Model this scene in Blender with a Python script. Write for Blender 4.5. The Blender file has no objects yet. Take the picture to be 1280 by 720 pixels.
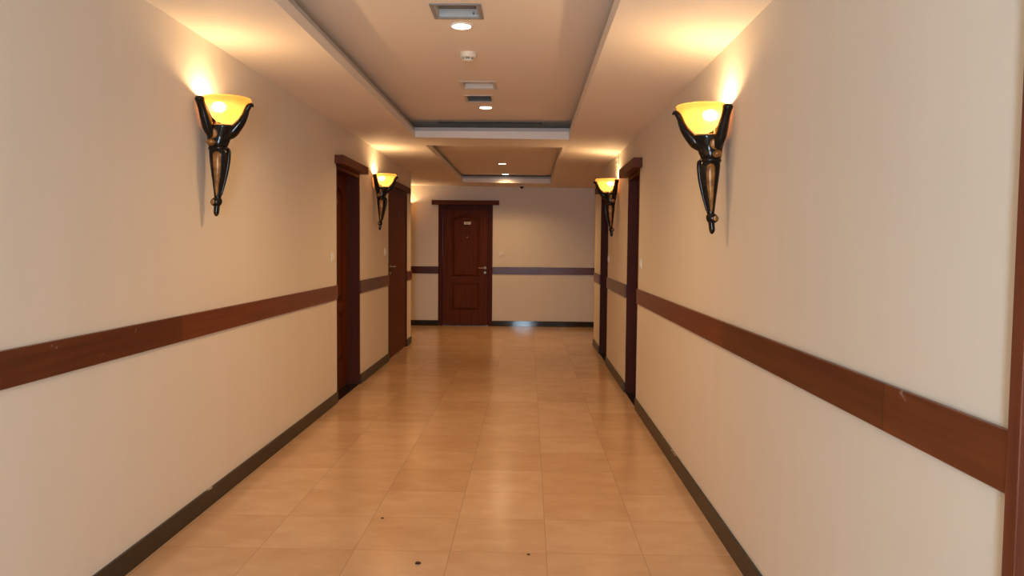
import bpy, bmesh, math, random
from mathutils import Vector, Matrix
random.seed(7)
S = bpy.context.scene
C = S.collection
PI = math.pi

# ------------------------------------------------------------------ measures
XL, XR, YE = -1.704, 0.950, 13.45          # left wall, right wall, end wall
YC = 10.97                                  # where the corridor walls end (cross passage)
YB = -1.5                                   # wall with the window behind the camera
TOP = 2.86
ZT1, ZT2 = 2.64, 2.59                       # ceilings of the two trays
L1, R1, N1, F1 = -1.125, 0.38, 0.40, 7.49    # tray 1: left, right, near, far edge
L2, R2, N2, F2 = -1.10, 0.345, 8.08, 12.58  # tray 2
COVE = 0.28

# ------------------------------------------------------------------ materials
def mat(name):
    m = bpy.data.materials.new(name); m.use_nodes = True
    nt = m.node_tree; b = nt.nodes['Principled BSDF']
    return m, nt, b

def nd(nt, t, **kw):
    n = nt.nodes.new(t)
    for k, v in kw.items(): setattr(n, k, v)
    return n

def simple(name, col, rough=.5, metal=0., spec=.5, bump=None):
    m, nt, b = mat(name)
    b.inputs['Base Color'].default_value = (*col, 1); b.inputs['Roughness'].default_value = rough
    b.inputs['Metallic'].default_value = metal; b.inputs['Specular IOR Level'].default_value = spec
    if bump:
        tc = nd(nt, 'ShaderNodeTexCoord'); n = nd(nt, 'ShaderNodeTexNoise'); n.inputs['Scale'].default_value = bump[0]
        bp = nd(nt, 'ShaderNodeBump'); bp.inputs['Strength'].default_value = bump[1]; bp.inputs['Distance'].default_value = .002
        nt.links.new(tc.outputs['Object'], n.inputs['Vector']); nt.links.new(n.outputs['Fac'], bp.inputs['Height'])
        nt.links.new(bp.outputs['Normal'], b.inputs['Normal'])
    return m

def ramp(nt, stops):
    r = nd(nt, 'ShaderNodeValToRGB'); e = r.color_ramp.elements
    while len(e) < len(stops): e.new(.5)
    for q, (p, c) in zip(e, stops): q.position = p; q.color = (*c, 1)
    return r

def wall_paint():
    m, nt, b = mat('cream_wall_paint'); L = nt.links.new
    g = nd(nt, 'ShaderNodeNewGeometry')
    mp = nd(nt, 'ShaderNodeMapping'); mp.inputs['Scale'].default_value = (9, 9, .5)
    L(g.outputs['Position'], mp.inputs['Vector'])
    n1 = nd(nt, 'ShaderNodeTexNoise'); n1.inputs['Scale'].default_value = 1.; n1.inputs['Detail'].default_value = 5
    L(mp.outputs['Vector'], n1.inputs['Vector'])
    n2 = nd(nt, 'ShaderNodeTexNoise'); n2.inputs['Scale'].default_value = 1.6; n2.inputs['Detail'].default_value = 4
    L(g.outputs['Position'], n2.inputs['Vector'])
    mx = nd(nt, 'ShaderNodeMath', operation='MULTIPLY_ADD'); mx.inputs[1].default_value = .5; 
    L(n1.outputs['Fac'], mx.inputs[0])
    h = nd(nt, 'ShaderNodeMath', operation='MULTIPLY'); h.inputs[1].default_value = .5
    L(n2.outputs['Fac'], h.inputs[0]); L(h.outputs[0], mx.inputs[2])
    r = ramp(nt, [(.3, WALL_A), (.7, WALL_B)])
    L(mx.outputs[0], r.inputs['Fac']); L(r.outputs['Color'], b.inputs['Base Color'])
    b.inputs['Roughness'].default_value = .55; b.inputs['Specular IOR Level'].default_value = .3
    n3 = nd(nt, 'ShaderNodeTexNoise'); n3.inputs['Scale'].default_value = 260
    L(g.outputs['Position'], n3.inputs['Vector'])
    bp = nd(nt, 'ShaderNodeBump'); bp.inputs['Strength'].default_value = .12; bp.inputs['Distance'].default_value = .001
    L(n3.outputs['Fac'], bp.inputs['Height']); L(bp.outputs['Normal'], b.inputs['Normal'])
    return m

def wood(name, dark, light, rough=.35, axis='Z', board=None, spec=.5, scuff=False):
    """grain runs along axis; board=(axis index, start, length) varies the tone per board"""
    m, nt, b = mat(name); L = nt.links.new
    g = nd(nt, 'ShaderNodeNewGeometry')
    mp = nd(nt, 'ShaderNodeMapping')
    sc = {'X': (1.2, 30, 30), 'Y': (30, 1.2, 30), 'Z': (30, 30, 1.2)}[axis]
    mp.inputs['Scale'].default_value = sc
    L(g.outputs['Position'], mp.inputs['Vector'])
    n = nd(nt, 'ShaderNodeTexNoise'); n.inputs['Scale'].default_value = 1.5; n.inputs['Detail'].default_value = 6
    n.inputs['Distortion'].default_value = .6
    L(mp.outputs['Vector'], n.inputs['Vector'])
    r = ramp(nt, [(.3, dark), (.72, light)]); L(n.outputs['Fac'], r.inputs['Fac'])
    out = r.outputs['Color']
    if board:
        ax, st, ln = board
        sp = nd(nt, 'ShaderNodeSeparateXYZ'); L(g.outputs['Position'], sp.inputs[0])
        a = nd(nt, 'ShaderNodeMath', operation='SUBTRACT'); L(sp.outputs[ax], a.inputs[0]); a.inputs[1].default_value = st
        d = nd(nt, 'ShaderNodeMath', operation='DIVIDE'); L(a.outputs[0], d.inputs[0]); d.inputs[1].default_value = ln
        f = nd(nt, 'ShaderNodeMath', operation='FLOOR'); L(d.outputs[0], f.inputs[0])
        w = nd(nt, 'ShaderNodeTexWhiteNoise', noise_dimensions='1D'); L(f.outputs[0], w.inputs['W'])
        mr = nd(nt, 'ShaderNodeMapRange'); mr.inputs['To Min'].default_value = .72; mr.inputs['To Max'].default_value = 1.25
        L(w.outputs['Value'], mr.inputs['Value'])
        fr = nd(nt, 'ShaderNodeMath', operation='FRACT'); L(d.outputs[0], fr.inputs[0])
        jt = nd(nt, 'ShaderNodeMath', operation='GREATER_THAN'); jt.inputs[1].default_value = .002; L(fr.outputs[0], jt.inputs[0])
        mu = nd(nt, 'ShaderNodeMath', operation='MULTIPLY'); L(mr.outputs['Result'], mu.inputs[0]); L(jt.outputs[0], mu.inputs[1])
        vm = nd(nt, 'ShaderNodeVectorMath', operation='SCALE'); L(out, vm.inputs[0]); L(mu.outputs[0], vm.inputs['Scale'])
        out = vm.outputs['Vector']
    if scuff:
        ns = nd(nt, 'ShaderNodeTexNoise'); ns.inputs['Scale'].default_value = 16; ns.inputs['Detail'].default_value = 3
        L(g.outputs['Position'], ns.inputs['Vector'])
        rs = ramp(nt, [(.705, (0, 0, 0)), (.745, (1, 1, 1))]); L(ns.outputs['Fac'], rs.inputs['Fac'])
        hm = nd(nt, 'ShaderNodeMath', operation='MULTIPLY'); hm.inputs[1].default_value = .35; L(rs.outputs['Color'], hm.inputs[0])
        mi = nd(nt, 'ShaderNodeMix', data_type='RGBA'); L(hm.outputs[0], mi.inputs['Factor'])
        L(out, mi.inputs['A']); mi.inputs['B'].default_value = (.55, .48, .42, 1)
        out = mi.outputs['Result']
    L(out, b.inputs['Base Color'])
    b.inputs['Roughness'].default_value = rough; b.inputs['Specular IOR Level'].default_value = spec
    return m

def tile_mat():
    m, nt, b = mat('beige_floor_tile'); L = nt.links.new
    g = nd(nt, 'ShaderNodeNewGeometry'); sp = nd(nt, 'ShaderNodeSeparateXYZ'); L(g.outputs['Position'], sp.inputs[0])
    def idx(sock, off, pitch):
        a = nd(nt, 'ShaderNodeMath', operation='SUBTRACT'); L(sock, a.inputs[0]); a.inputs[1].default_value = off
        d = nd(nt, 'ShaderNodeMath', operation='DIVIDE'); L(a.outputs[0], d.inputs[0]); d.inputs[1].default_value = pitch
        f = nd(nt, 'ShaderNodeMath', operation='FLOOR'); L(d.outputs[0], f.inputs[0])
        r = nd(nt, 'ShaderNodeMath', operation='FRACT'); L(d.outputs[0], r.inputs[0])
        p = nd(nt, 'ShaderNodeMath', operation='PINGPONG'); L(d.outputs[0], p.inputs[0]); p.inputs[1].default_value = .5
        return f.outputs[0], p.outputs[0]
    fx, px = idx(sp.outputs[0], .094, .4425)
    fy, py = idx(sp.outputs[1], 3.422, .4275)
    cv = nd(nt, 'ShaderNodeCombineXYZ'); L(fx, cv.inputs[0]); L(fy, cv.inputs[1])
    wn = nd(nt, 'ShaderNodeTexWhiteNoise', noise_dimensions='3D'); L(cv.outputs[0], wn.inputs['Vector'])
    # marbling, shifted per tile
    ad = nd(nt, 'ShaderNodeVectorMath', operation='MULTIPLY_ADD'); ad.inputs[1].default_value = (7, 7, 7)
    L(wn.outputs['Color'], ad.inputs[0]); L(g.outputs['Position'], ad.inputs[2])
    mp = nd(nt, 'ShaderNodeMapping'); mp.inputs['Scale'].default_value = (2.6, 4.2, 2.0); L(ad.outputs[0], mp.inputs['Vector'])
    n = nd(nt, 'ShaderNodeTexNoise'); n.inputs['Scale'].default_value = 1.6; n.inputs['Detail'].default_value = 6; n.inputs['Roughness'].default_value = .6
    L(mp.outputs['Vector'], n.inputs['Vector'])
    mxv = nd(nt, 'ShaderNodeMath', operation='MULTIPLY_ADD'); mxv.inputs[1].default_value = .75
    L(n.outputs['Fac'], mxv.inputs[0])
    h = nd(nt, 'ShaderNodeMath', operation='MULTIPLY'); h.inputs[1].default_value = .25; L(wn.outputs['Value'], h.inputs[0])
    L(h.outputs[0], mxv.inputs[2])
    r = ramp(nt, [(.3, TILE_A), (.7, TILE_B)]); L(mxv.outputs[0], r.inputs['Fac'])
    mn = nd(nt, 'ShaderNodeMath', operation='MINIMUM'); L(px, mn.inputs[0]); L(py, mn.inputs[1])
    gr = nd(nt, 'ShaderNodeMath', operation='LESS_THAN'); gr.inputs[1].default_value = .004; L(mn.outputs[0], gr.inputs[0])
    mi = nd(nt, 'ShaderNodeMix', data_type='RGBA'); gm = nd(nt, 'ShaderNodeMath', operation='MULTIPLY'); gm.inputs[1].default_value = .45
    L(gr.outputs[0], gm.inputs[0]); L(gm.outputs[0], mi.inputs['Factor'])
    L(r.outputs['Color'], mi.inputs['A']); mi.inputs['B'].default_value = (.20, .11, .05, 1)
    L(mi.outputs['Result'], b.inputs['Base Color'])
    b.inputs['Roughness'].default_value = .2; b.inputs['Specular IOR Level'].default_value = .5
    return m

def chipped(name, col, chip):
    m, nt, b = mat(name); L = nt.links.new
    g = nd(nt, 'ShaderNodeNewGeometry'); sp = nd(nt, 'ShaderNodeSeparateXYZ'); L(g.outputs['Position'], sp.inputs[0])
    n = nd(nt, 'ShaderNodeTexNoise'); n.inputs['Scale'].default_value = 6; n.inputs['Detail'].default_value = 6
    L(g.outputs['Position'], n.inputs['Vector'])
    # plaster smears along the upper edge only
    z = nd(nt, 'ShaderNodeMapRange'); z.inputs['From Min'].default_value = .07; z.inputs['From Max'].default_value = .1
    z.inputs['To Min'].default_value = -.3; z.inputs['To Max'].default_value = .12
    L(sp.outputs[2], z.inputs['Value'])
    a = nd(nt, 'ShaderNodeMath', operation='ADD'); L(n.outputs['Fac'], a.inputs[0]); L(z.outputs['Result'], a.inputs[1])
    r = ramp(nt, [(.68, col), (.76, chip)]); L(a.outputs[0], r.inputs['Fac']); L(r.outputs['Color'], b.inputs['Base Color'])
    b.inputs['Roughness'].default_value = .4
    return m

WALL_A, WALL_B = (.725, .66, .56), (.755, .69, .59)
TILE_A, TILE_B = (.54, .325, .175), (.66, .435, .265)
M = {}
M['wall'] = wall_paint()
M['ceiling'] = simple('cream_ceiling_paint', (.80, .72, .63), .7, bump=(180, .05), spec=.2)
M['tray_white'] = simple('white_moulding_paint', (.78, .72, .65), .5)
M['tray_grey'] = simple('grey_upper_strip', (.42, .42, .43), .6)  # upper strip, greyer than the moulding below it
M['tile'] = tile_mat()
M['door'] = wood('mahogany_door_veneer', (.078, .0165, .004), (.130, .029, .0065), .5, 'Z', spec=.1)
M['frame'] = wood('dark_mahogany_frame', (.052, .012, .0065), (.085, .020, .010), .45, 'Z', spec=.08)
M['frame_daylit'] = wood('daylit_mahogany_frame', (.11, .028, .012), (.17, .045, .02), .45, 'Z', spec=.2)  # lighter copy of the frame wood with the jamb's daylight put into its colour
M['lintel_y'] = wood('mahogany_lintel_along_hall', (.085, .020, .008), (.13, .032, .012), .5, 'Y', spec=.18)
M['lintel_x'] = wood('mahogany_lintel_across_hall', (.095, .022, .007), (.14, .034, .011), .5, 'X', spec=.1)
M['rail_y'] = wood('polished_rail_along_hall', (.095, .019, .0065), (.155, .036, .012), .3, 'Y', (1, .35, 1.65), scuff=True)
M['rail_x'] = wood('polished_rail_across_hall', (.085, .019, .0075), (.14, .034, .014), .3, 'X', (0, .2, 1.7), spec=.3)
M['skirt'] = chipped('dark_stone_skirting', (.024, .016, .009), (.42, .36, .30))
M['black_stone'] = simple('black_granite_skirting', (.016, .017, .016), .05)
M['threshold'] = simple('black_granite_threshold', (.010, .010, .011), .25)
M['filler'] = simple('pale_filler', (.74, .66, .55), .7)
M['white_plastic'] = simple('white_plastic', (.80, .77, .70), .35)
M['cream_plastic'] = simple('cream_plastic', (.76, .68, .56), .4)
M['dark_plastic'] = simple('dark_plastic', (.012, .010, .010), .25)
M['grey_metal'] = simple('grey_painted_metal', (.46, .47, .47), .45)
M['duct_grey'] = simple('grey_duct_paint', (.27, .265, .26), .6)
M['pale_metal'] = simple('pale_painted_metal', (.62, .57, .50), .45)
M['dark_metal'] = simple('dark_duct_metal', (.16, .15, .14), .6)
M['steel'] = simple('dull_bronzed_metal', (.36, .27, .19), .45, 1.)
M['brass'] = simple('brass_plate', (.35, .22, .09), .45, 1.)
M['plate'] = simple('pale_number_plate', (.78, .70, .48), .4)
M['ink'] = simple('dark_ink', (.02, .012, .008), .5)
M['debris'] = simple('dark_debris', (.03, .015, .01), .8)

def bronze():
    m, nt, b = mat('dark_bronze'); L = nt.links.new
    tc = nd(nt, 'ShaderNodeTexCoord'); n = nd(nt, 'ShaderNodeTexNoise'); n.inputs['Scale'].default_value = 22; n.inputs['Detail'].default_value = 3
    L(tc.outputs['Object'], n.inputs['Vector'])
    r = ramp(nt, [(.35, (.004, .0025, .002)), (.64, (.012, .006, .003)), (.85, (.07, .03, .01))])
    L(n.outputs['Fac'], r.inputs['Fac']); L(r.outputs['Color'], b.inputs['Base Color'])
    b.inputs['Roughness'].default_value = .13; b.inputs['Metallic'].default_value = 0
    b.inputs['Specular IOR Level'].default_value = .28
    return m
def gilt():
    m, nt, b = mat('rubbed_gold'); L = nt.links.new
    tc = nd(nt, 'ShaderNodeTexCoord'); n = nd(nt, 'ShaderNodeTexNoise'); n.inputs['Scale'].default_value = 30
    L(tc.outputs['Object'], n.inputs['Vector'])
    r = ramp(nt, [(.3, (.17, .062, .010)), (.7, (.42, .185, .042))])
    L(n.outputs['Fac'], r.inputs['Fac']); L(r.outputs['Color'], b.inputs['Base Color'])
    b.inputs['Roughness'].default_value = .3; b.inputs['Metallic'].default_value = .2
    return m
M['bronze'] = bronze(); M['gilt'] = gilt()

def shade_mat():
    m = bpy.data.materials.new('amber_alabaster_glass'); m.use_nodes = True
    nt = m.node_tree; nt.nodes.clear(); L = nt.links.new
    o = nd(nt, 'ShaderNodeOutputMaterial')
    tc = nd(nt, 'ShaderNodeTexCoord'); n = nd(nt, 'ShaderNodeTexNoise'); n.inputs['Scale'].default_value = 14; n.inputs['Detail'].default_value = 4
    L(tc.outputs['Object'], n.inputs['Vector'])
    r = ramp(nt, [(.3, (.40, .185, .045)), (.7, (.50, .25, .07))]); L(n.outputs['Fac'], r.inputs['Fac'])
    tr = nd(nt, 'ShaderNodeBsdfTranslucent'); L(r.outputs['Color'], tr.inputs['Color'])
    rf = nd(nt, 'ShaderNodeBsdfRefraction'); rf.inputs['Color'].default_value = (.95, .72, .42, 1)
    rf.inputs['Roughness'].default_value = .6; rf.inputs['IOR'].default_value = 1.25
    t = nd(nt, 'ShaderNodeMixShader'); t.inputs[0].default_value = .22
    L(tr.outputs[0], t.inputs[1]); L(rf.outputs[0], t.inputs[2])
    d = nd(nt, 'ShaderNodeBsdfDiffuse'); L(r.outputs['Color'], d.inputs['Color'])
    g = nd(nt, 'ShaderNodeBsdfGlossy'); g.inputs['Roughness'].default_value = .2
    m1 = nd(nt, 'ShaderNodeMixShader'); m1.inputs[0].default_value = .5
    L(t.outputs[0], m1.inputs[1]); L(d.outputs[0], m1.inputs[2])
    m2 = nd(nt, 'ShaderNodeMixShader'); m2.inputs[0].default_value = .04
    L(m1.outputs[0], m2.inputs[1]); L(g.outputs[0], m2.inputs[2]); L(m2.outputs[0], o.inputs['Surface'])
    return m
M['shade'] = shade_mat()

def emit(name, col, s):
    m = bpy.data.materials.new(name); m.use_nodes = True
    nt = m.node_tree; nt.nodes.clear()
    o = nd(nt, 'ShaderNodeOutputMaterial'); e = nd(nt, 'ShaderNodeEmission')
    e.inputs['Color'].default_value = (*col, 1); e.inputs['Strength'].default_value = s
    nt.links.new(e.outputs[0], o.inputs['Surface'])
    return m
M['lamp'] = emit('lit_lamp_diffuser', (1., .86, .68), 14)

def pane_mat():
    m = bpy.data.materials.new('clear_window_glass'); m.use_nodes = True
    nt = m.node_tree; nt.nodes.clear(); L = nt.links.new
    o = nd(nt, 'ShaderNodeOutputMaterial'); t = nd(nt, 'ShaderNodeBsdfTransparent'); g = nd(nt, 'ShaderNodeBsdfGlossy')
    g.inputs['Roughness'].default_value = .02; x = nd(nt, 'ShaderNodeMixShader'); x.inputs[0].default_value = .05
    L(t.outputs[0], x.inputs[1]); L(g.outputs[0], x.inputs[2]); L(x.outputs[0], o.inputs['Surface'])
    return m
M['pane'] = pane_mat()

# ------------------------------------------------------------------ mesh helpers
ID = lambda p: p
def box(bm, lo, hi, f=ID):
    x0, y0, z0 = lo; x1, y1, z1 = hi
    v = [bm.verts.new(f((x, y, z))) for x, y, z in
         ((x0,y0,z0),(x1,y0,z0),(x1,y1,z0),(x0,y1,z0),(x0,y0,z1),(x1,y0,z1),(x1,y1,z1),(x0,y1,z1))]
    for q in ((3,2,1,0),(4,5,6,7),(0,1,5,4),(1,2,6,5),(2,3,7,6),(3,0,4,7)):
        bm.faces.new([v[i] for i in q])

def prism(bm, outline, v0, v1, f=ID):
    """outline: (u, z) pairs; extruded along v from v0 to v1; f maps (u, v, z) to the world"""
    a = [bm.verts.new(f((u, v0, z))) for u, z in outline]
    b = [bm.verts.new(f((u, v1, z))) for u, z in outline]
    bm.faces.new(a); bm.faces.new(b[::-1])
    n = len(a)
    for i in range(n): bm.faces.new((a[i], b[i], b[(i+1) % n], a[(i+1) % n]))

def ring_prism(bm, outer, inner, v0, v1, f=ID):
    """flat band between two outlines of equal length, extruded from v0 to v1"""
    n = len(outer)
    V = [[bm.verts.new(f((u, v, z))) for u, z in o] for o in (outer, inner) for v in (v0, v1)]
    a, b, c, d = V
    for i in range(n):
        j = (i+1) % n
        bm.faces.new((a[i], a[j], c[j], c[i])); bm.faces.new((b[i], d[i], d[j], b[j]))
        bm.faces.new((a[i], b[i], b[j], a[j])); bm.faces.new((c[i], c[j], d[j], d[i]))

def lathe(bm, prof, seg=32, c=(0, 0, 0), cap0=False, cap1=False, f=ID):
    rings = []
    for r, z in prof:
        if r < 1e-6: rings.append([bm.verts.new(f((c[0], c[1], c[2]+z)))])
        else: rings.append([bm.verts.new(f((c[0]+r*math.cos(2*PI*k/seg), c[1]+r*math.sin(2*PI*k/seg), c[2]+z))) for k in range(seg)])
    for a, b in zip(rings, rings[1:]):
        for k in range(seg):
            l = (k+1) % seg
            if len(a) == 1 and len(b) == 1: continue
            if len(a) == 1: bm.faces.new((a[0], b[l], b[k]))
            elif len(b) == 1: bm.faces.new((a[k], a[l], b[0]))
            else: bm.faces.new((a[k], a[l], b[l], b[k]))
    if cap0 and len(rings[0]) > 1: bm.faces.new(rings[0][::-1])
    if cap1 and len(rings[-1]) > 1: bm.faces.new(rings[-1])

def loft(bm, secs, seg=24, cap=True):
    """secs: (centre x, centre y, z, half x, half y[, power]) superellipse sections stacked in z"""
    rings = []
    for s in secs:
        cx, cy, z, hx, hy = s[:5]; p = s[5] if len(s) > 5 else 1.
        rg = []
        for k in range(seg):
            a = 2*PI*k/seg; ca, sa = math.cos(a), math.sin(a)
            rg.append(bm.verts.new((cx+hx*math.copysign(abs(ca)**p, ca), cy+hy*math.copysign(abs(sa)**p, sa), z)))
        rings.append(rg)
    for a, b in zip(rings, rings[1:]):
        for k in range(seg): bm.faces.new((a[k], a[(k+1) % seg], b[(k+1) % seg], b[k]))
    if cap: bm.faces.new(rings[0][::-1]); bm.faces.new(rings[-1])

def catmull(pts, n=6):
    P = [pts[0]] + list(pts) + [pts[-1]]; out = []
    for i in range(1, len(P)-2):
        for k in range(n):
            t = k/n
            out.append(tuple(.5*((2*b)+(c-a)*t+(2*a-5*b+4*c-d)*t*t+(-a+3*b-3*c+d)*t**3)
                             for a, b, c, d in zip(P[i-1], P[i], P[i+1], P[i+2])))
    out.append(tuple(pts[-1])); return out

def tube(bm, pts, seg=12, flat=1.):
    """pts: (x, y, z, radius)"""
    pts = catmull(pts); rings = []; prev = None
    for i, p in enumerate(pts):
        a = Vector(pts[max(0, i-1)][:3]); b = Vector(pts[min(len(pts)-1, i+1)][:3]); t = (b-a).normalized()
        u = Vector((0, 1, 0)) if abs(t.y) < .9 else Vector((1, 0, 0))
        u = (u - t*u.dot(t)).normalized(); w = t.cross(u)
        rings.append([bm.verts.new(Vector(p[:3]) + p[3]*(math.cos(2*PI*k/seg)*u*flat + math.sin(2*PI*k/seg)*w)) for k in range(seg)])
    for a, b in zip(rings, rings[1:]):
        for k in range(seg): bm.faces.new((a[k], a[(k+1) % seg], b[(k+1) % seg], b[k]))
    bm.faces.new(rings[0][::-1]); bm.faces.new(rings[-1])

def wpos(o):
    p = Vector((0, 0, 0))
    while o: p += o.location; o = o.parent
    return p

def obj(name, bm, m, parent=None, smooth=False, bevel=0, loc=None):
    """one mesh object; vertices are given in the world (or, with loc, in local space at loc)"""
    bmesh.ops.remove_doubles(bm, verts=bm.verts, dist=1e-6)
    bmesh.ops.recalc_face_normals(bm, faces=bm.faces)
    me = bpy.data.meshes.new(name); o = bpy.data.objects.new(name, me); C.objects.link(o)
    if parent is not None:
        o.parent = parent
        if loc is None: bmesh.ops.translate(bm, verts=bm.verts, vec=-wpos(parent))
        else: o.location = loc
    elif loc is not None: o.location = loc
    if smooth:
        for fc in bm.faces: fc.smooth = True
        for e in bm.edges:
            if len(e.link_faces) == 2 and e.calc_face_angle(0) > math.radians(40): e.smooth = False
    bm.to_mesh(me); bm.free()
    me.materials.append(m)
    if bevel:
        bv = o.modifiers.new('bevel', 'BEVEL'); bv.width = bevel; bv.segments = 2; bv.limit_method = 'ANGLE'
    return o

def tag(o, label, cat, group=None, kind=None):
    o['label'] = label; o['category'] = cat
    if group: o['group'] = group
    if kind: o['kind'] = kind
    return o

def empty(name, loc):
    o = bpy.data.objects.new(name, None); C.objects.link(o); o.location = loc; o.empty_display_size = .1
    return o

def B(): return bmesh.new()

# ------------------------------------------------------------------ shell
bm = B()
box(bm, (-4.6, YB-.3, -.12), (3.9, YE+.2, 0))
tag(obj('floor', bm, M['tile']), 'glossy beige square tiled corridor floor', 'floor', kind='structure')

def wall_y(x0, x1, y0, y1, holes):
    """wall running along Y with door openings (ya, yb, top)"""
    bm = B(); y = y0
    for a, b_, t in holes:
        if a > y: box(bm, (x0, y, 0), (x1, a, TOP))
        box(bm, (x0, a, t), (x1, b_, TOP)); y = b_
    box(bm, (x0, y, 0), (x1, y1, TOP))
    return bm

TH = .24
LD1 = (6.70, 7.64); LD2 = (9.20, 10.60)
RD1 = (6.60, 7.36); RD2 = (9.14, 10.08); RD3 = (.58, 1.48)
ED = (-1.604, -.640)
ZL, ZE, ZR, ZR2 = 2.12, 2.142, 2.085, 2.115    # undersides of the lintels
tag(obj('wall_left', wall_y(XL-TH, XL, YB, YC, [(*LD1, ZL), (*LD2, ZL+.02)]), M['wall']),
    'long cream painted wall with a brown rail, left of the corridor', 'wall', kind='structure')
tag(obj('wall_right', wall_y(XR, XR+TH, YB, YC, [(*RD3, ZR), (*RD1, ZR), (*RD2, ZR2)]), M['wall']),
    'long cream painted wall with a brown rail, right of the corridor', 'wall', kind='structure')
bm = B()
box(bm, (-4.6, YE, 0), (ED[0], YE+TH, TOP)); box(bm, (ED[1], YE, 0), (3.9, YE+TH, TOP)); box(bm, (ED[0], YE, ZE), (ED[1], YE+TH, TOP))
tag(obj('wall_end', bm, M['wall']), 'cream wall closing the far end of the corridor', 'wall', kind='structure')
bm = B(); box(bm, (-4.6, YC-.2, 0), (XL-TH, YC, TOP)); box(bm, (-4.6, YC, 0), (-4.4, YE, TOP))
tag(obj('wall_passage_left', bm, M['wall']), 'cream wall of the side passage turning off to the left', 'wall', kind='structure')
bm = B(); box(bm, (XR+TH, YC-.2, 0), (3.9, YC, TOP)); box(bm, (3.7, YC, 0), (3.9, YE, TOP))
tag(obj('wall_passage_right', bm, M['wall']), 'cream wall of the side passage turning off to the right', 'wall', kind='structure')
# wall behind the camera with the window that lets the daylight in
WX0, WX1, WZ0, WZ1 = -.51, .14, .35, 2.15
bm = B()
box(bm, (XL-TH, YB-TH, 0), (WX0, YB, TOP)); box(bm, (WX1, YB-TH, 0), (XR+TH, YB, TOP))
box(bm, (WX0, YB-TH, 0), (WX1, YB, WZ0)); box(bm, (WX0, YB-TH, WZ1), (WX1, YB, TOP))
tag(obj('wall_back', bm, M['wall']), 'cream wall behind the viewpoint around a tall window', 'wall', kind='structure')
w = tag(empty('window_1', ((WX0+WX1)/2, YB-.12, WZ0)), 'tall clear window behind the viewpoint lighting the corridor', 'window', kind='structure')
bm = B(); o_ = [(WX0, WZ0), (WX1, WZ0), (WX1, WZ1), (WX0, WZ1)]; i_ = [(WX0+.05, WZ0+.05), (WX1-.05, WZ0+.05), (WX1-.05, WZ1-.05), (WX0+.05, WZ1-.05)]
ring_prism(bm, o_, i_, YB-.15, YB-.09); xm = (WX0+WX1)/2
box(bm, (xm-.025, YB-.145, WZ0+.05), (xm+.025, YB-.095, WZ1-.05))
obj('window_frame', bm, M['white_plastic'], w)
bm = B(); box(bm, (WX0+.05, YB-.122, WZ0+.05), (xm-.025, YB-.118, WZ1-.05)); obj('pane', bm, M['pane'], w)
bm = B(); box(bm, (xm+.025, YB-.122, WZ0+.05), (WX1-.05, YB-.118, WZ1-.05)); obj('pane', bm, M['pane'], w)

# ------------------------------------------------------------------ ceiling
def lerp(a, b, t): return a+(b-a)*max(0, min(1, t))
def zs(x, y):
    base = 2.47 - .010*(max(x, -1.7)+1.1)
    if x <= .4: return base
    b4 = 2.455
    if y <= 3: e = 2.378
    elif y <= 8: e = lerp(2.378, 2.402, (y-3)/5)
    else: e = lerp(2.402, 2.452, (y-8)/2.97)
    if y > YC: e = 2.452
    return lerp(b4, e, (x-.38)/(XR-.38))

bm = B()
def grid(bm, xs, ys, z, skip):
    for i in range(len(xs)-1):
        for j in range(len(ys)-1):
            if skip((xs[i]+xs[i+1])/2, (ys[j]+ys[j+1])/2): continue
            q = [(xs[i], ys[j]), (xs[i+1], ys[j]), (xs[i+1], ys[j+1]), (xs[i], ys[j+1])]
            bm.faces.new([bm.verts.new((x, y, z(x, y))) for x, y in q])
def in_tray(x, y): return (L1 < x < R1 and N1 < y < F1) or (L2 < x < R2 and N2 < y < F2)
grid(bm, [-4.6, XL-.02, L1, R2, R1, .665, XR+.02, 3.9], [YB-.1, N1, 1.5, 3, 4.5, 6, F1, N2, 9, 10, YC, F2, YE+.02], zs, in_tray)
VENTS = {  # x0, x1, y0, y1, depth
    'a': (-.508, -.272, 3.955, 4.178, .042),
    'b': (-.520, -.274, 5.765, 6.01, .035),
    'c': (-.528, -.320, 6.285, 6.545, .05),
    's': (-.905, .105, 7.612, 7.672, .05)}
def tray(L_, R_, N_, F_, zc, holes, near=COVE, far=COVE):
    # cove shelf, cove walls, tray ceiling with openings for the vents
    zz = 2.545
    for (xa, ya, xb, yb) in ((L_-COVE, N_-near, R_+COVE, N_-.03), (L_-COVE, F_+.03, R_+COVE, F_+far),
                             (L_-COVE, N_-.03, L_-.03, F_+.03), (R_+.03, N_-.03, R_+COVE, F_+.03)):
        bm.faces.new([bm.verts.new(p) for p in ((xa, ya, zz), (xb, ya, zz), (xb, yb, zz), (xa, yb, zz))])
    cs = [(L_-COVE, N_-near), (R_+COVE, N_-near), (R_+COVE, F_+far), (L_-COVE, F_+far)]
    for k in range(4):
        a, b_ = cs[k], cs[(k+1) % 4]
        bm.faces.new([bm.verts.new(p) for p in ((*a, zz), (*b_, zz), (*b_, zc), (*a, zc))])
    xs = sorted({L_-COVE, R_+COVE, *[h[0] for h in holes], *[h[1] for h in holes]})
    ys = sorted({N_-near, F_+far, *[h[2] for h in holes], *[h[3] for h in holes]})
    grid(bm, xs, ys, lambda x, y: zc, lambda x, y: any(h[0] < x < h[1] and h[2] < y < h[3] for h in holes))
tray(L1, R1, N1, F1, ZT1, list(VENTS.values()), far=.485); tray(L2, R2, N2, F2, ZT2, [], near=.09)
box(bm, (-4.6, YB-.3, TOP), (3.9, YE+.3, TOP+.1))
tag(obj('ceiling', bm, M['ceiling']), 'pale plaster corridor ceiling with two recessed trays', 'ceiling', kind='structure')

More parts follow.
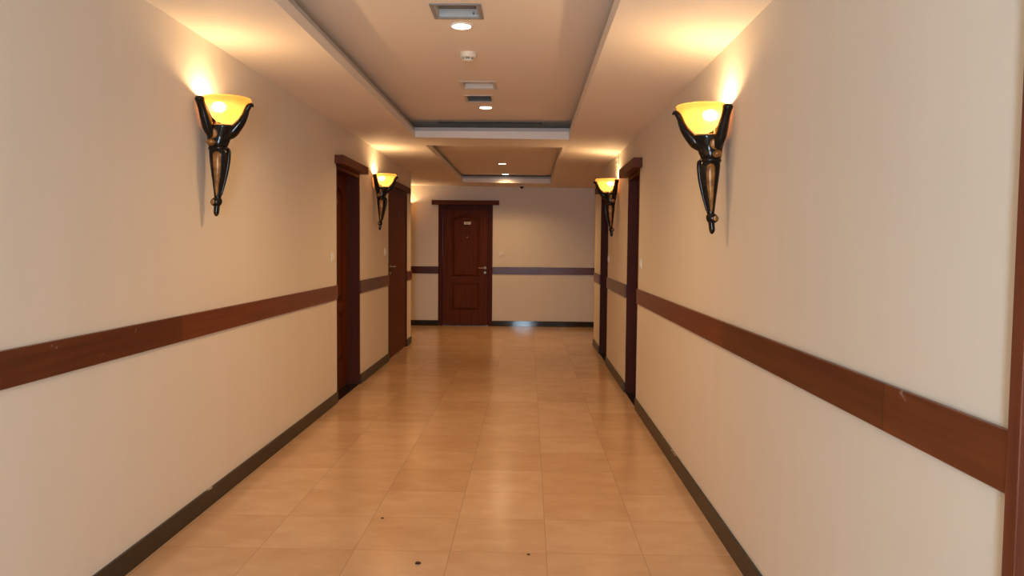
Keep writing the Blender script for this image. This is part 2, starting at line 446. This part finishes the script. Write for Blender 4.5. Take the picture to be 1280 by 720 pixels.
def tray_edge(name, L_, R_, N_, F_, label):
    bm = B()
    def band(o0, o1, zlo, zhi):
        q = [(L_, N_), (R_, N_), (R_, F_), (L_, F_)]; sg = [(-1, -1), (1, -1), (1, 1), (-1, 1)]
        vs = []
        for off, hi in ((o0, 0), (o1, 0), (o1, 1), (o0, 1)):
            vs.append([bm.verts.new((x+sx*off, y+sy*off, zhi if hi else (zlo if zlo else zs(x, y)+(.0015 if off else 0)))) for (x, y), (sx, sy) in zip(q, sg)])
        for k in range(4):
            for r in range(4):
                a, b_ = vs[r], vs[(r+1) % 4]
                bm.faces.new((a[k], a[(k+1) % 4], b_[(k+1) % 4], b_[k]))
    band(0, .03, None, 2.532)
    r_ = tag(obj(name, bm, M['tray_white']), label, 'moulding', kind='structure')
    bm = B(); band(.008, .03, 2.532, 2.566)
    obj('upper_strip', bm, M['tray_grey'], r_)
tray_edge('trim_1', L1, R1, N1, F1, 'white stepped moulding edging the nearer, larger ceiling tray')
tray_edge('trim_2', L2, R2, N2, F2, 'white stepped moulding edging the farther, smaller ceiling tray')

# ------------------------------------------------------------------ rails and skirtings
mL = lambda p: (XL+p[1], p[0], p[2])      # (along, out of the wall, up)
mR = lambda p: (XR-p[1], p[0], p[2])
mE = lambda p: (p[0], YE-p[1], p[2])
RZ0, RZ1, RT = .926, 1.052, .014
def rail(name, f, a, b_, m, label):
    bm = B(); box(bm, (a, 0, RZ0), (b_, RT, RZ1), f)
    tag(obj(name, bm, m, bevel=.003), label, 'wall rail', kind='structure')
rail('trim_3', mL, YB, LD1[0], M['rail_y'], 'long brown wooden rail on the wall before the recessed doorway, left side')
rail('trim_4', mL, LD1[1], LD2[0], M['rail_y'], 'short brown rail under the farther sconce, between two doors, left side')
rail('trim_5', mL, LD2[1], YC+.014, M['rail_y'], 'stub of brown rail at the wall corner past the flush door')
rail('trim_6', mR, RD3[1], RD1[0], M['rail_y'], 'long scuffed brown wooden rail on the right wall')
rail('trim_7', mR, RD1[1], RD2[0], M['rail_y'], 'short brown rail under the farther sconce, between two doorways, right side')
rail('trim_8', mR, RD2[1], YC, M['rail_y'], 'stub of brown rail at the corner of the right wall')
rail('trim_9', mE, -4.4, ED[0], M['rail_x'], 'brown rail on the end wall, hinge side of the panelled door')
rail('trim_10', mE, ED[1], 3.7, M['rail_x'], 'brown rail on the end wall, handle side of the panelled door')
def skirt(name, f, segs, m, label):
    bm = B()
    for a, b_ in segs: box(bm, (a, 0, 0), (b_, .014, .096), f)
    tag(obj(name, bm, m, bevel=.002), label, 'baseboard', kind='structure')
skirt('baseboard_left', mL, [(YB, LD1[0]), (LD1[1], LD2[0]), (LD2[1], YC)], M['skirt'], 'dark stone skirting along the left corridor wall')
skirt('baseboard_right', mR, [(RD3[1], RD1[0]), (RD1[1], RD2[0]), (RD2[1], YC)], M['skirt'], 'dark stone skirting along the right corridor wall')
skirt('baseboard_end', mE, [(-4.4, ED[0]), (ED[1], 3.7)], M['black_stone'], 'glossy black skirting along the end wall')

# ------------------------------------------------------------------ doors
def arch(u0, u1, z0, z1, rise, n=10):
    """panel outline with a raised, gently arched head between two small shoulders"""
    p = [(u0, z0), (u1, z0), (u1, z1)]
    for k in range(1, n):
        t = k/n; s = .5-.5*math.cos(2*PI*t)
        p.append((u1+(u0-u1)*t, z1+rise*s**.8))
    p.append((u0, z1)); return p

def leaf_mesh(f, u0, u1, z1, v, panels=True, z0=.012):
    """panelled door leaf, its face at depth v (negative = into the wall)"""
    bm = B(); bk, bf = v-.045, v-.022
    box(bm, (u0, bk, z0), (u1, bf if panels else v, z1), f)
    if not panels: return bm
    w_ = u1-u0; st = .155*w_/.81
    a, b_ = u0+st, u1-st
    zb0, zb1, zm0 = .27, .755, .865
    sh = z1-.165; rise = .065
    box(bm, (u0, bf, z0), (a, v, z1), f); box(bm, (b_, bf, z0), (u1, v, z1), f)
    box(bm, (a, bf, z0), (b_, v, zb0), f); box(bm, (a, bf, zb1), (b_, v, zm0), f)
    top = arch(a, b_, zm0, sh, rise)[2:]
    prism(bm, [(a, z1), (b_, z1)] + top, bf, v, f)
    g, h = .016, .052
    for k in (0, 1):      # raised and fielded panels
        if k: out = [(a+g, zb0+g), (b_-g, zb0+g), (b_-g, zb1-g), (a+g, zb1-g)]; inn = [(a+h, zb0+h), (b_-h, zb0+h), (b_-h, zb1-h), (a+h, zb1-h)]
        else: out = arch(a+g, b_-g, zm0+g, sh-g, rise); inn = arch(a+h, b_-h, zm0+h, sh-h, rise)
        n = len(out)
        A = [bm.verts.new(f((u, bf, z))) for u, z in out]; D = [bm.verts.new(f((u, v-.003, z))) for u, z in inn]
        for i in range(n): bm.faces.new((A[i], A[(i+1) % n], D[(i+1) % n], D[i]))
        bm.faces.new(D)
    return bm

def frame_mesh(f, u0, u1, z1, v0, v1, t):
    bm = B()
    o_ = [(u0, 0), (u0, z1), (u1, z1), (u1, 0)]
    box(bm, (u0, v0, 0), (u0+t, v1, z1), f); box(bm, (u1-t, v0, 0), (u1, v1, z1), f)
    box(bm, (u0+t, v0, z1-t), (u1-t, v1, z1), f)
    return bm

def lever(f, root, u, v, z, way, m):
    """door handle: rose, neck and lever pointing along way; escutcheon below"""
    bm = B()
    def cyl(cu, cz, r, va, vb, n=20):
        a = [bm.verts.new(f((cu+r*math.cos(2*PI*k/n), va, cz+r*math.sin(2*PI*k/n)))) for k in range(n)]
        b_ = [bm.verts.new(f((cu+r*math.cos(2*PI*k/n), vb, cz+r*math.sin(2*PI*k/n)))) for k in range(n)]
        bm.faces.new(a); bm.faces.new(b_[::-1])
        for k in range(n): bm.faces.new((a[k], b_[k], b_[(k+1) % n], a[(k+1) % n]))
    cyl(u, z, .025, v, v+.008); cyl(u, z, .010, v+.008, v+.05)
    n = 10
    secs = []
    for k in range(n+1):
        t = k/n; secs.append((u+way*(t*.125-.008), v+.05-.006*math.sin(PI*t), z-.004*math.sin(PI*t), .010-.003*t))
    rings = []
    for cu, cv, cz, r in secs:
        rings.append([bm.verts.new(f((cu, cv+.7*r*math.cos(2*PI*k/10), cz+r*math.sin(2*PI*k/10)))) for k in range(10)])
    for a, b_ in zip(rings, rings[1:]):
        for k in range(10): bm.faces.new((a[k], a[(k+1) % 10], b_[(k+1) % 10], b_[k]))
    bm.faces.new(rings[0]); bm.faces.new(rings[-1])
    obj('handle', bm, m, root, smooth=True)
    bm = B(); cyl(u, z-.085, .022, v, v+.007); cyl(u, z-.085, .006, v+.007, v+.012)
    obj('keyhole', bm, m, root, smooth=True)

def text_mesh(txt, size):
    cu = bpy.data.curves.new('t', 'FONT'); cu.body = txt; cu.size = size; cu.extrude = .0012; cu.align_x = 'CENTER'; cu.align_y = 'CENTER'
    o = bpy.data.objects.new('t', cu); C.objects.link(o)
    dg = bpy.context.evaluated_depsgraph_get(); dg.update()
    me = bpy.data.meshes.new_from_object(o.evaluated_get(dg))
    bpy.data.objects.remove(o); bpy.data.curves.remove(cu)
    return me

def lintel(f, root, u0, u1, z0, z1, out, m):
    bm = B(); box(bm, (u0, 0, z0), (u1, out, z1), f); obj('lintel', bm, m, root, bevel=.003)

def filler(f, root, u, z0, z1, side):
    bm = B(); n = 14
    pts = [(u + side*(.004+.006*random.random()), z0+(z1-z0)*k/n) for k in range(n+1)]
    prism(bm, [(u, z0), *pts, (u, z1)], 0.0002, .0022, f)
    obj('filler_strip', bm, M['filler'], root)

def recessed(name, f, rng, zt, lz, label, lt_rng, lm, depth=.125, hand=None, plate=None, fill=None, panels=True, fm='frame', proud=.002):
    u0, u1 = rng; c = f(((u0+u1)/2, -depth, 0))
    root = tag(empty(name, c), label, 'door', kind='structure')
    t = .038
    obj('door_frame', frame_mesh(f, u0, u1, zt, -.2, proud, t), M[fm], root, bevel=.002)
    obj('door_leaf', leaf_mesh(f, u0+t, u1-t, zt-t, -depth, panels), M['door'], root)
    bm = B(); box(bm, (u0+t, -depth, 0), (u1-t, 0.0, .006), f); obj('threshold', bm, M['threshold'], root)
    lintel(f, root, *lt_rng, zt, lz, .078, lm)
    if hand: lever(f, root, hand[0], -depth, 1.0, hand[1], M['steel'])
    if plate:
        bm = B(); box(bm, (plate-.05, -depth, 1.79), (plate+.05, -depth+.006, 1.84), f); obj('number_plate', bm, M['plate'], root)
    if fill: filler(f, root, *fill)
    return root

recessed('door_1', mL, LD1, ZL, ZL+.075, 'deeply recessed brown door beside the white switch, nearer doorway of the left wall',
         (6.65, 7.69), M['lintel_y'], hand=(6.80, 1), plate=7.17, fill=(LD1[0], .1, 2.1, -1))
recessed('door_2', mR, RD1, ZR, ZR+.082, 'recessed dark doorway under a thick lintel, middle doorway of the right wall',
         (6.47, 7.50), M['lintel_y'], hand=(6.68, 1), fill=(RD1[0], .1, .92, -1))
recessed('door_3', mR, RD2, ZR2, ZR2+.078, 'recessed dark doorway by the far corner of the right wall', (9.04, 10.18), M['lintel_y'], hand=(9.22, 1))
recessed('door_4', mR, RD3, ZR, ZR+.08, 'brown door frame tinted as if daylit at the very edge of view, nearest on the right wall', (.48, 1.58), M['lintel_y'], hand=(.66, 1), fm='frame_daylit', proud=.0175)

# flush wide door on the left wall
root = tag(empty('door_5', mL(((LD2[0]+LD2[1])/2, 0, 0))), 'wide flush brown door behind the farther left sconce', 'door', kind='structure')
zt = ZL+.02
obj('door_frame', frame_mesh(mL, *LD2, zt, -.2, .004, .05), M['frame'], root, bevel=.002)
obj('door_leaf', leaf_mesh(mL, LD2[0]+.05, LD2[1]-.05, zt-.05, -.006, False), M['door'], root)
lintel(mL, root, 9.08, 10.76, zt, zt+.078, .032, M['lintel_y'])
lever(mL, root, LD2[0]+.15, -.006, 1.15, 1, M['steel'])
bm = B(); box(bm, (9.90, -.006, 1.775), (10.0, 0.001, 1.835), mL); obj('number_plate', bm, M['ink'], root)  # dark material puts the plate's shading at this steep angle into its colour

# panelled door on the end wall
root = tag(empty('door_6', ((ED[0]+ED[1])/2, YE, 0)), 'panelled mahogany door with arched top panel and number plate on the end wall', 'door', kind='structure')
t = .078
obj('door_frame', frame_mesh(mE, *ED, ZE, -.16, .006, t), M['frame'], root, bevel=.006)
obj('door_leaf', leaf_mesh(mE, ED[0]+t, ED[1]-t, ZE-t+.01, -.03), M['door'], root, bevel=.003)
lintel(mE, root, -1.715, -.530, ZE, ZE+.078, .075, M['lintel_x'])
lever(mE, root, ED[1]-t-.055, -.03, 1.035, -1, M['steel'])
xc, zc = -1.088, 1.822
bm = B(); box(bm, (xc-.058, .030-.03-.003, zc-.024), (xc+.058, .007-.003, zc+.024), mE)
pl = obj('number_plate', bm, M['plate'], root, bevel=.002)
me = text_mesh('303', .048); me.transform(Matrix.Rotation(PI/2, 4, 'X')); me.materials.clear(); me.materials.append(M['ink'])
o = bpy.data.objects.new('numerals', me); C.objects.link(o); o.parent = pl
o.location = Vector((xc, YE-.0045, zc)) - wpos(root)
bm = B(); lathe(bm, [(.014, 0), (.014, .004), (.009, .006), (0, .006)], 20, f=lambda p: (xc-.004+p[0], YE+.033-p[2], 1.575+p[1]))
obj('peephole', bm, M['brass'], root, smooth=True)
bm = B(); box(bm, (ED[0]+t, -.06, 0), (ED[1]-t, -.0, .010), mE); obj('threshold', bm, M['threshold'], root)

# ------------------------------------------------------------------ wall sconces
# local: +X away from the wall, Y along the wall, z = 0 at the tip; the rim at .61
def rounded(pts, n=5): return catmull(pts, n)
def make_sconce():
    root = empty('wall_sconce', (0, 0, 0))
    # body: torso, collar and horn
    bm = B()
    secs = [(.092, 0, .474, .050, .040), (.094, 0, .466, .080, .058), (.092, 0, .448, .076, .057), (.088, 0, .425, .067, .052),
            (.085, 0, .402, .059, .048), (.082, 0, .384, .055, .048), (.080, 0, .368, .050, .046), (.080, 0, .356, .044, .040)]
    loft(bm, catmull(secs, 4))
    body = obj('torso', bm, M['bronze'], root, smooth=True, loc=(0, 0, 0))
    for s in (-1, 1):      # rubbed gold panel and boss on each flank
        bm = B()
        loft(bm, catmull([(.074, s*.044, .452, .005, .006), (.077, s*.046, .440, .020, .014), (.076, s*.043, .420, .024, .014), (.073, s*.038, .402, .018, .013), (.070, s*.034, .394, .005, .005)], 4), 18)
        obj('gilded_panel', bm, M['gilt'], body, smooth=True, loc=(0, 0, 0))
        bm = B()
        loft(bm, catmull([(.060, s*.036, .398, .005, .006), (.060, s*.042, .389, .020, .016), (.061, s*.044, .377, .024, .017), (.062, s*.040, .365, .017, .013), (.064, s*.034, .359, .005, .006)], 4), 18)
        obj('gilded_boss', bm, M['gilt'], body, smooth=True, loc=(0, 0, 0))
    bm = B()
    loft(bm, catmull([(.080, 0, .362, .040, .038), (.082, 0, .357, .050, .046), (.083, 0, .350, .053, .048), (.083, 0, .343, .051, .046), (.083, 0, .338, .044, .040)], 4))
    obj('collar', bm, M['bronze'], root, smooth=True, loc=(0, 0, 0))
    bm = B()
    loft(bm, catmull([(.083, 0, .345, .046, .042, .85), (.086, 0, .325, .050, .044, .85), (.086, 0, .290, .048, .042, .85), (.085, 0, .240, .042, .036, .85), (.082, 0, .190, .034, .029, .85),
                      (.078, 0, .140, .025, .022, .9), (.075, 0, .100, .018, .017), (.074, 0, .088, .016, .016)], 4))
    # front ridge of the horn, lifting off as a small leaf tip under the collar
    tube(bm, [(.128, 0, .352, .004), (.136, 0, .338, .010), (.134, 0, .29, .010), (.124, 0, .23, .009), (.110, 0, .17, .007), (.094, 0, .11, .005)])
    horn = obj('horn', bm, M['bronze'], root, smooth=True, loc=(0, 0, 0))
    for s in (-1, 1):      # long gold leaf along each flank
        bm = B()
        loft(bm, catmull([(.086, s*.030, .338, .004, .005), (.088, s*.036, .322, .019, .014), (.088, s*.037, .285, .021, .014), (.086, s*.032, .235, .018, .013),
                          (.082, s*.026, .185, .013, .011), (.078, s*.019, .14, .009, .009), (.075, s*.012, .105, .005, .006)], 4), 18)
        obj('gilded_leaf', bm, M['gilt'], horn, smooth=True, loc=(0, 0, 0))
    # finial: ball and curled tip
    bm = B()
    loft(bm, catmull([(.072, 0, .098, .014, .014), (.070, 0, .090, .024, .022), (.066, 0, .075, .030, .026), (.066, 0, .060, .025, .023), (.068, 0, .050, .014, .014)], 4))
    tube(bm, [(.070, 0, .056, .015), (.068, 0, .035, .015), (.066, 0, .016, .014), (.068, 0, .004, .009), (.070, 0, .0, .004)])
    fin = obj('finial', bm, M['bronze'], root, smooth=True, loc=(0, 0, 0))
    bm = B()
    for s in (-1, 1):
        loft(bm, [(.060, s*.016, .088, .004, .004), (.058, s*.018, .080, .014, .010), (.058, s*.018, .068, .015, .010), (.060, s*.015, .058, .006, .005)], 14)
    obj('gilded_boss', bm, M['gilt'], fin, smooth=True, loc=(0, 0, 0))
    # three arms cradling the bowl
    for k, pts in enumerate((
            [(.12, 0, .405, .018), (.150, 0, .432, .030), (.177, 0, .461, .028), (.202, 0, .490, .023), (.220, 0, .520, .018), (.231, 0, .548, .015), (.243, 0, .569, .014), (.257, 0, .577, .010), (.267, 0, .567, .004)],
            [(.065, .034, .41, .022), (.052, .054, .452, .028), (.044, .072, .50, .026), (.038, .090, .545, .022), (.034, .102, .572, .022), (.032, .108, .590, .024), (.032, .110, .602, .014)],
            [(.065, -.034, .41, .022), (.052, -.054, .452, .028), (.044, -.072, .50, .026), (.038, -.090, .545, .022), (.034, -.102, .572, .022), (.032, -.108, .590, .024), (.032, -.110, .602, .014)])):
        bm = B(); tube(bm, pts, 14)
        if k == 0:      # thorn on the outside of the front arm
            tube(bm, [(.160, 0, .428, .012), (.182, 0, .436, .009), (.192, 0, .447, .003)], 8)
        obj('arm', bm, M['bronze'], root, smooth=True, loc=(0, 0, 0))
    # glass bowl with a rolled rim
    bm = B()
    prof = [(0, .4805), (.030, .4825), (.052, .492), (.069, .508), (.080, .530), (.088, .553), (.098, .574), (.112, .590), (.120, .598), (.123, .604), (.121, .609), (.116, .608)]
    lathe(bm, prof, 48, (.127, 0, 0))
    obj('glass_shade', bm, M['shade'], root, smooth=True, loc=(0, 0, 0))
    ld = bpy.data.lights.new('sconce_bulb', 'POINT'); ld.energy = SCONCE_W; ld.color = SCONCE_C; ld.shadow_soft_size = .022
    lo = bpy.data.objects.new('sconce_bulb', ld); C.objects.link(lo); lo.parent = root; lo.location = (.095, 0, .572)
    return root
def copy_tree(o, parent=None):
    c = o.copy(); C.objects.link(c); c.parent = parent
    for ch in list(o.children): copy_tree(ch, c)
    return c
SCONCE_W, SCONCE_C = 10.0, (1., .66, .33)
proto = make_sconce()
for i, (x, y, z, rz, lab) in enumerate((
        (XL, 3.96, 1.550, 0, 'large lit amber bowl sconce on the left wall, before the first doorway'),
        (XR, 3.70, 1.475, PI, 'large lit amber bowl sconce on the right wall, before the first doorway'),
        (XL, 8.34, 1.578, 0, 'small-looking lit amber sconce on the left wall, between the recessed and flush doors'),
        (XR, 8.17, 1.525, PI, 'small-looking lit amber sconce on the right wall, between the two dark doorways'),
        (-2.212, YE, 1.545, -PI/2, 'sconce on the end wall almost hidden behind the left corridor corner'))):
    o = proto if i == 0 else copy_tree(proto)
    o.location = (x, y, z); o.rotation_euler.z = rz
    for ch in o.children:
        if ch.type == 'LIGHT': ch.data = ch.data.copy(); ch.data.energy = SCONCE_W*(.8, 1.05, .9, .9, 1.1)[i]
    tag(o, lab, 'wall lamp', 'bronze torch sconces along the corridor')

# ------------------------------------------------------------------ ceiling fixtures
def downlight(x, y, zc, lab, k=1.):
    root = tag(empty('downlight', (x, y, zc)), lab, 'ceiling light', 'round downlights along the trays')
    bm = B(); lathe(bm, [(.053, -.001), (.053, -.006), (.060, -.007), (.066, -.004), (.067, 0), (.053, 0)], 40)
    obj('trim_ring', bm, M['white_plastic'], root, smooth=True, loc=(0, 0, 0))
    bm = B(); lathe(bm, [(0, -.0045), (.053, -.0045), (.053, -.001), (0, -.001)], 40)
    obj('diffuser', bm, M['lamp'], root, loc=(0, 0, 0))
    ld = bpy.data.lights.new('downlight_lamp', 'SPOT'); ld.energy = DOWN_W*k; ld.color = DOWN_C; ld.shadow_soft_size = .05
    ld.spot_size = math.radians(150); ld.spot_blend = .8
    lo = bpy.data.objects.new('downlight_lamp', ld); C.objects.link(lo); lo.parent = root; lo.location = (0, 0, -.02)
DOWN_W, DOWN_C = 70., (1., .61, .25)
downlight(-.390, 4.33, ZT1, 'round lit downlight beside the large square ceiling vent')
downlight(-.394, 6.81, ZT1, 'round lit downlight just past the small dark ceiling vent')
downlight(-.390, 10.88, ZT2, 'nearer round lit downlight in the farther ceiling tray', .85)
downlight(-.391, 12.40, ZT2, 'farther round lit downlight in the farther ceiling tray', .75)

def vent(key, name, lab, cat, m_frame, m_in, slats, m_top=None):
    x0, x1, y0, y1, d = VENTS[key]; z = ZT1
    root = tag(empty(name, ((x0+x1)/2, (y0+y1)/2, z)), lab, cat)
    g = .012 if key == 's' else .016
    bm = B(); o_ = [(x0-g, y0-g), (x1+g, y0-g), (x1+g, y1+g), (x0-g, y1+g)]; i_ = [(x0+.004, y0+.004), (x1-.004, y0+.004), (x1-.004, y1-.004), (x0+.004, y1-.004)]
    sw = lambda p: (p[0], p[2], p[1])
    ring_prism(bm, o_, i_, z-.006, z, sw)
    obj('vent_frame', bm, m_frame, root, bevel=.002)
    bm = B(); ins = [(x0+.012, y0+.012), (x1-.012, y0+.012), (x1-.012, y1-.012), (x0+.012, y1-.012)]; ex = [(x0+.001, y0+.001), (x1-.001, y0+.001), (x1-.001, y1-.001), (x0+.001, y1-.001)]
    ring_prism(bm, ex, ins, z, z+d, sw)
    obj('duct_wall', bm, m_in, root)
    bm = B(); box(bm, (x0+.001, y0+.001, z+d+.0005), (x1-.001, y1-.001, z+d+.0085))
    obj('top_panel', bm, m_top or m_in, root)
    if slats:
        for k in range(slats):
            t = (k+.5)/slats; yy = y0+.012+(y1-y0-.024)*t
            bm = B(); vs = [bm.verts.new(p) for p in ((x0+.0125, yy-.012, z+.004), (x1-.0125, yy-.012, z+.004), (x1-.0125, yy+.006, z+.022), (x0+.0125, yy+.006, z+.022),
                                                       (x0+.0125, yy-.012, z+.006), (x1-.0125, yy-.012, z+.006), (x1-.0125, yy+.006, z+.024), (x0+.0125, yy+.006, z+.024))]
            for q in ((3,2,1,0),(4,5,6,7),(0,1,5,4),(1,2,6,5),(2,3,7,6),(3,0,4,7)): bm.faces.new([vs[i] for i in q])
            obj('slat', bm, m_in, root)
    return root
v = vent('a', 'ceiling_vent', 'large square grey ceiling vent before the nearest downlight', 'vent', M['duct_grey'], M['grey_metal'], 0, M['dark_metal'])  # recess shade coloured into the dark top, daylight into the paler duct walls
for x in (-.31, -.285):
    bm = B(); lathe(bm, [(.007, 0), (.007, .004), (0, .005)], 14, f=lambda p: (x+p[0], 4.1655-p[2], ZT1+.018+p[1])); obj('screw', bm, M['dark_metal'], v, smooth=True)
vent('b', 'ceiling_vent', 'shallow pale framed ceiling vent past the smoke detector', 'vent', M['pale_metal'], M['pale_metal'], 0)
vent('c', 'ceiling_vent', 'small dark slatted ceiling vent just before the second downlight', 'vent', M['pale_metal'], M['dark_metal'], 7)
v = vent('s', 'slot_diffuser', 'long thin air slot at the far edge of the nearer ceiling tray', 'vent', M['dark_metal'], M['dark_plastic'], 0)
bm = B(); box(bm, (-.893, 7.640, ZT1+.012), (.093, 7.644, ZT1+.04)); obj('divider_blade', bm, M['dark_metal'], v)
for x, r in ((-.566, .016), (-.438, .008)):
    bm = B(); lathe(bm, [(0, -.012), (r*.6, -.0105), (r, -.0065), (r, -.0062)], 20, (x, 7.642, ZT1), cap1=True); obj('glint_bead', bm, M['steel'], v, smooth=True)  # added metal beads that stand in for two glints on the slot

root = tag(empty('smoke_detector', (-.401, 4.93, ZT1)), 'white round smoke detector on the ceiling between downlight and vents', 'smoke detector')
bm = B(); lathe(bm, [(0, 0), (.052, 0), (.053, -.006), (.052, -.024), (.048, -.031), (.036, -.033), (0, -.033)], 40); obj('detector_body', bm, M['cream_plastic'], root, smooth=True, loc=(0, 0, 0))
bm = B(); lathe(bm, [(.033, -.033), (.033, -.043), (0, -.043)], 32); obj('sensing_slot', bm, M['dark_metal'], root, smooth=True, loc=(0, 0, 0))
bm = B(); lathe(bm, [(.034, -.043), (.035, -.046), (.026, -.054), (0, -.056)], 32)
for k in range(6):
    a = k*PI/3; box(bm, (.030, -.004, -.044), (.037, .004, -.033), lambda p, a=a: (p[0]*math.cos(a)-p[1]*math.sin(a), p[0]*math.sin(a)+p[1]*math.cos(a), p[2]))
obj('detector_cap', bm, M['cream_plastic'], root, smooth=True, loc=(0, 0, 0))

zc_ = zs(-.13, 13.02)
root = tag(empty('dome_camera', (-.130, 13.02, zc_)), 'tiny black dome camera on the ceiling before the end wall', 'security camera')
bm = B(); lathe(bm, [(0, 0), (.045, 0), (.045, -.012), (.038, -.022), (0, -.022)], 32); obj('camera_base', bm, M['cream_plastic'], root, smooth=True, loc=(0, 0, 0))
bm = B(); lathe(bm, [(.030, -.022)] + [(.030*math.cos(a), -.030-.030*math.sin(a)) for a in [k*PI/20 for k in range(10)]] + [(0, -.060)], 28); obj('dark_dome', bm, M['dark_plastic'], root, smooth=True, loc=(0, 0, 0))

# ------------------------------------------------------------------ small wall fittings
def plate(name, f, u, z, w_, h_, lab, cat, kind='switch'):
    root = tag(empty(name, f((u, 0, z))), lab, cat)
    bm = B(); box(bm, (u-w_/2, 0, z-h_/2), (u+w_/2, .009, z+h_/2), f); obj('faceplate', bm, M['white_plastic'], root, bevel=.003)
    if kind == 'switch':
        bm = B(); prism(bm, [(0, -.5), (0, .5)], 0, 0) if False else box(bm, (u-w_*.22, .009, z-h_*.28), (u+w_*.22, .014, z+h_*.28), f)
        obj('rocker', bm, M['white_plastic'], root, bevel=.002)
    elif kind == 'bell':
        bm = B(); lathe(bm, [(.019, 0), (.019, .006), (.014, .009), (0, .009)], 20, f=lambda p: f((u+.022+p[0], .009+p[2], z+p[1])))
        obj('push_button', bm, M['white_plastic'], root, smooth=True)
    return root
plate('bell_switch', mL, 6.56, 1.30, .085, .085, 'white switch on the left wall just before the recessed door', 'switch')
plate('bell_switch', mL, 8.98, 1.33, .085, .085, 'white switch on the left wall just before the flush door', 'switch')
plate('bell_switch', mR, 6.44, 1.275, .085, .085, 'white switch on the right wall just before the middle doorway', 'switch')
plate('bell_switch', mR, 9.03, 1.275, .085, .085, 'white switch on the right wall just before the far doorway', 'switch')
p_ = plate('doorbell', mE, -.485, 1.283, .095, .075, 'pale doorbell plate with a white button beside the end door', 'doorbell', 'bell')
p_.children[0].data.materials[0] = M['cream_plastic']
root = tag(empty('wall_sensor', mR((8.19, 0, 2.29))), 'small grey and white sensor box high above the farther right sconce', 'sensor')
bm = B(); box(bm, (8.165, 0, 2.29), (8.215, .024, 2.355), mR); obj('sensor_body', bm, M['cream_plastic'], root, bevel=.004)
bm = B(); box(bm, (8.168, 0, 2.355), (8.212, .020, 2.372), mR); obj('cap', bm, M['grey_metal'], root, bevel=.003)
bm = B(); box(bm, (8.175, .024, 2.30), (8.205, .027, 2.33), mR); obj('sensor_lens', bm, M['dark_metal'], root, bevel=.001)

# crumbs of dirt on the tiles
for x, y, r, lab in ((-.475, 3.28, .0105, 'dark speck of dirt on the nearest floor tiles, biggest of the specks'),
                     (-.74, 3.83, .006, 'tiny dark speck of dirt on a tile towards the left wall'),
                     (.013, 3.40, .006, 'tiny dark speck of dirt near the middle of the floor')):
    bm = B(); bmesh.ops.create_icosphere(bm, subdivisions=2, radius=r)
    for vv in bm.verts: vv.co = Vector((vv.co.x*1.3, vv.co.y*(.9+.2*random.random()), max(0, vv.co.z*.5+r*.35)))*(.85+.3*random.random())
    tag(obj('dirt_speck', bm, M['debris'], smooth=True, loc=(x, y, 0)), lab, 'speck', 'dirt specks on the floor')

# ------------------------------------------------------------------ daylight
wd = bpy.data.worlds.new('World'); S.world = wd; wd.use_nodes = True
bg = wd.node_tree.nodes['Background']; bg.inputs['Color'].default_value = (.80, .90, 1., 1); bg.inputs['Strength'].default_value = 2.0
ld = bpy.data.lights.new('daylight', 'AREA'); ld.shape = 'RECTANGLE'; ld.size = WX1-WX0-.1; ld.size_y = WZ1-WZ0-.1
ld.energy = 188; ld.color = (.63, .82, 1.)
lo = bpy.data.objects.new('daylight', ld); C.objects.link(lo)
lo.location = ((WX0+WX1)/2, YB-.35, (WZ0+WZ1)/2); lo.rotation_euler = (PI/2, 0, 0)

# ------------------------------------------------------------------ camera
f_px, yaw, pitch, roll = 950., -.02159188, -.05330414, .009
fwd = Vector((math.sin(yaw)*math.cos(pitch), math.cos(yaw)*math.cos(pitch), math.sin(pitch)))
r0 = Vector((math.cos(yaw), -math.sin(yaw), 0)); u0 = r0.cross(fwd)
r = math.cos(roll)*r0+math.sin(roll)*u0; u = -math.sin(roll)*r0+math.cos(roll)*u0
cd = bpy.data.cameras.new('camera'); cam = bpy.data.objects.new('camera', cd); C.objects.link(cam)
cd.sensor_width = 36; cd.lens = 36*f_px/1280; cd.clip_start = .05
mw = Matrix((( r.x, u.x, -fwd.x, 0), (r.y, u.y, -fwd.y, 0), (r.z, u.z, -fwd.z, 1.4), (0, 0, 0, 1)))
cam.matrix_world = mw
S.camera = cam
S.view_settings.view_transform = 'Standard'; S.view_settings.look = 'None'
S.view_settings.gamma = 1; S.view_settings.exposure = .2; S.view_settings.use_curve_mapping = False
try:
    S.cycles.max_bounces = 10; S.cycles.diffuse_bounces = 7; S.cycles.glossy_bounces = 4; S.cycles.sample_clamp_indirect = 4
    S.cycles.caustics_reflective = False; S.cycles.caustics_refractive = False
except Exception: pass
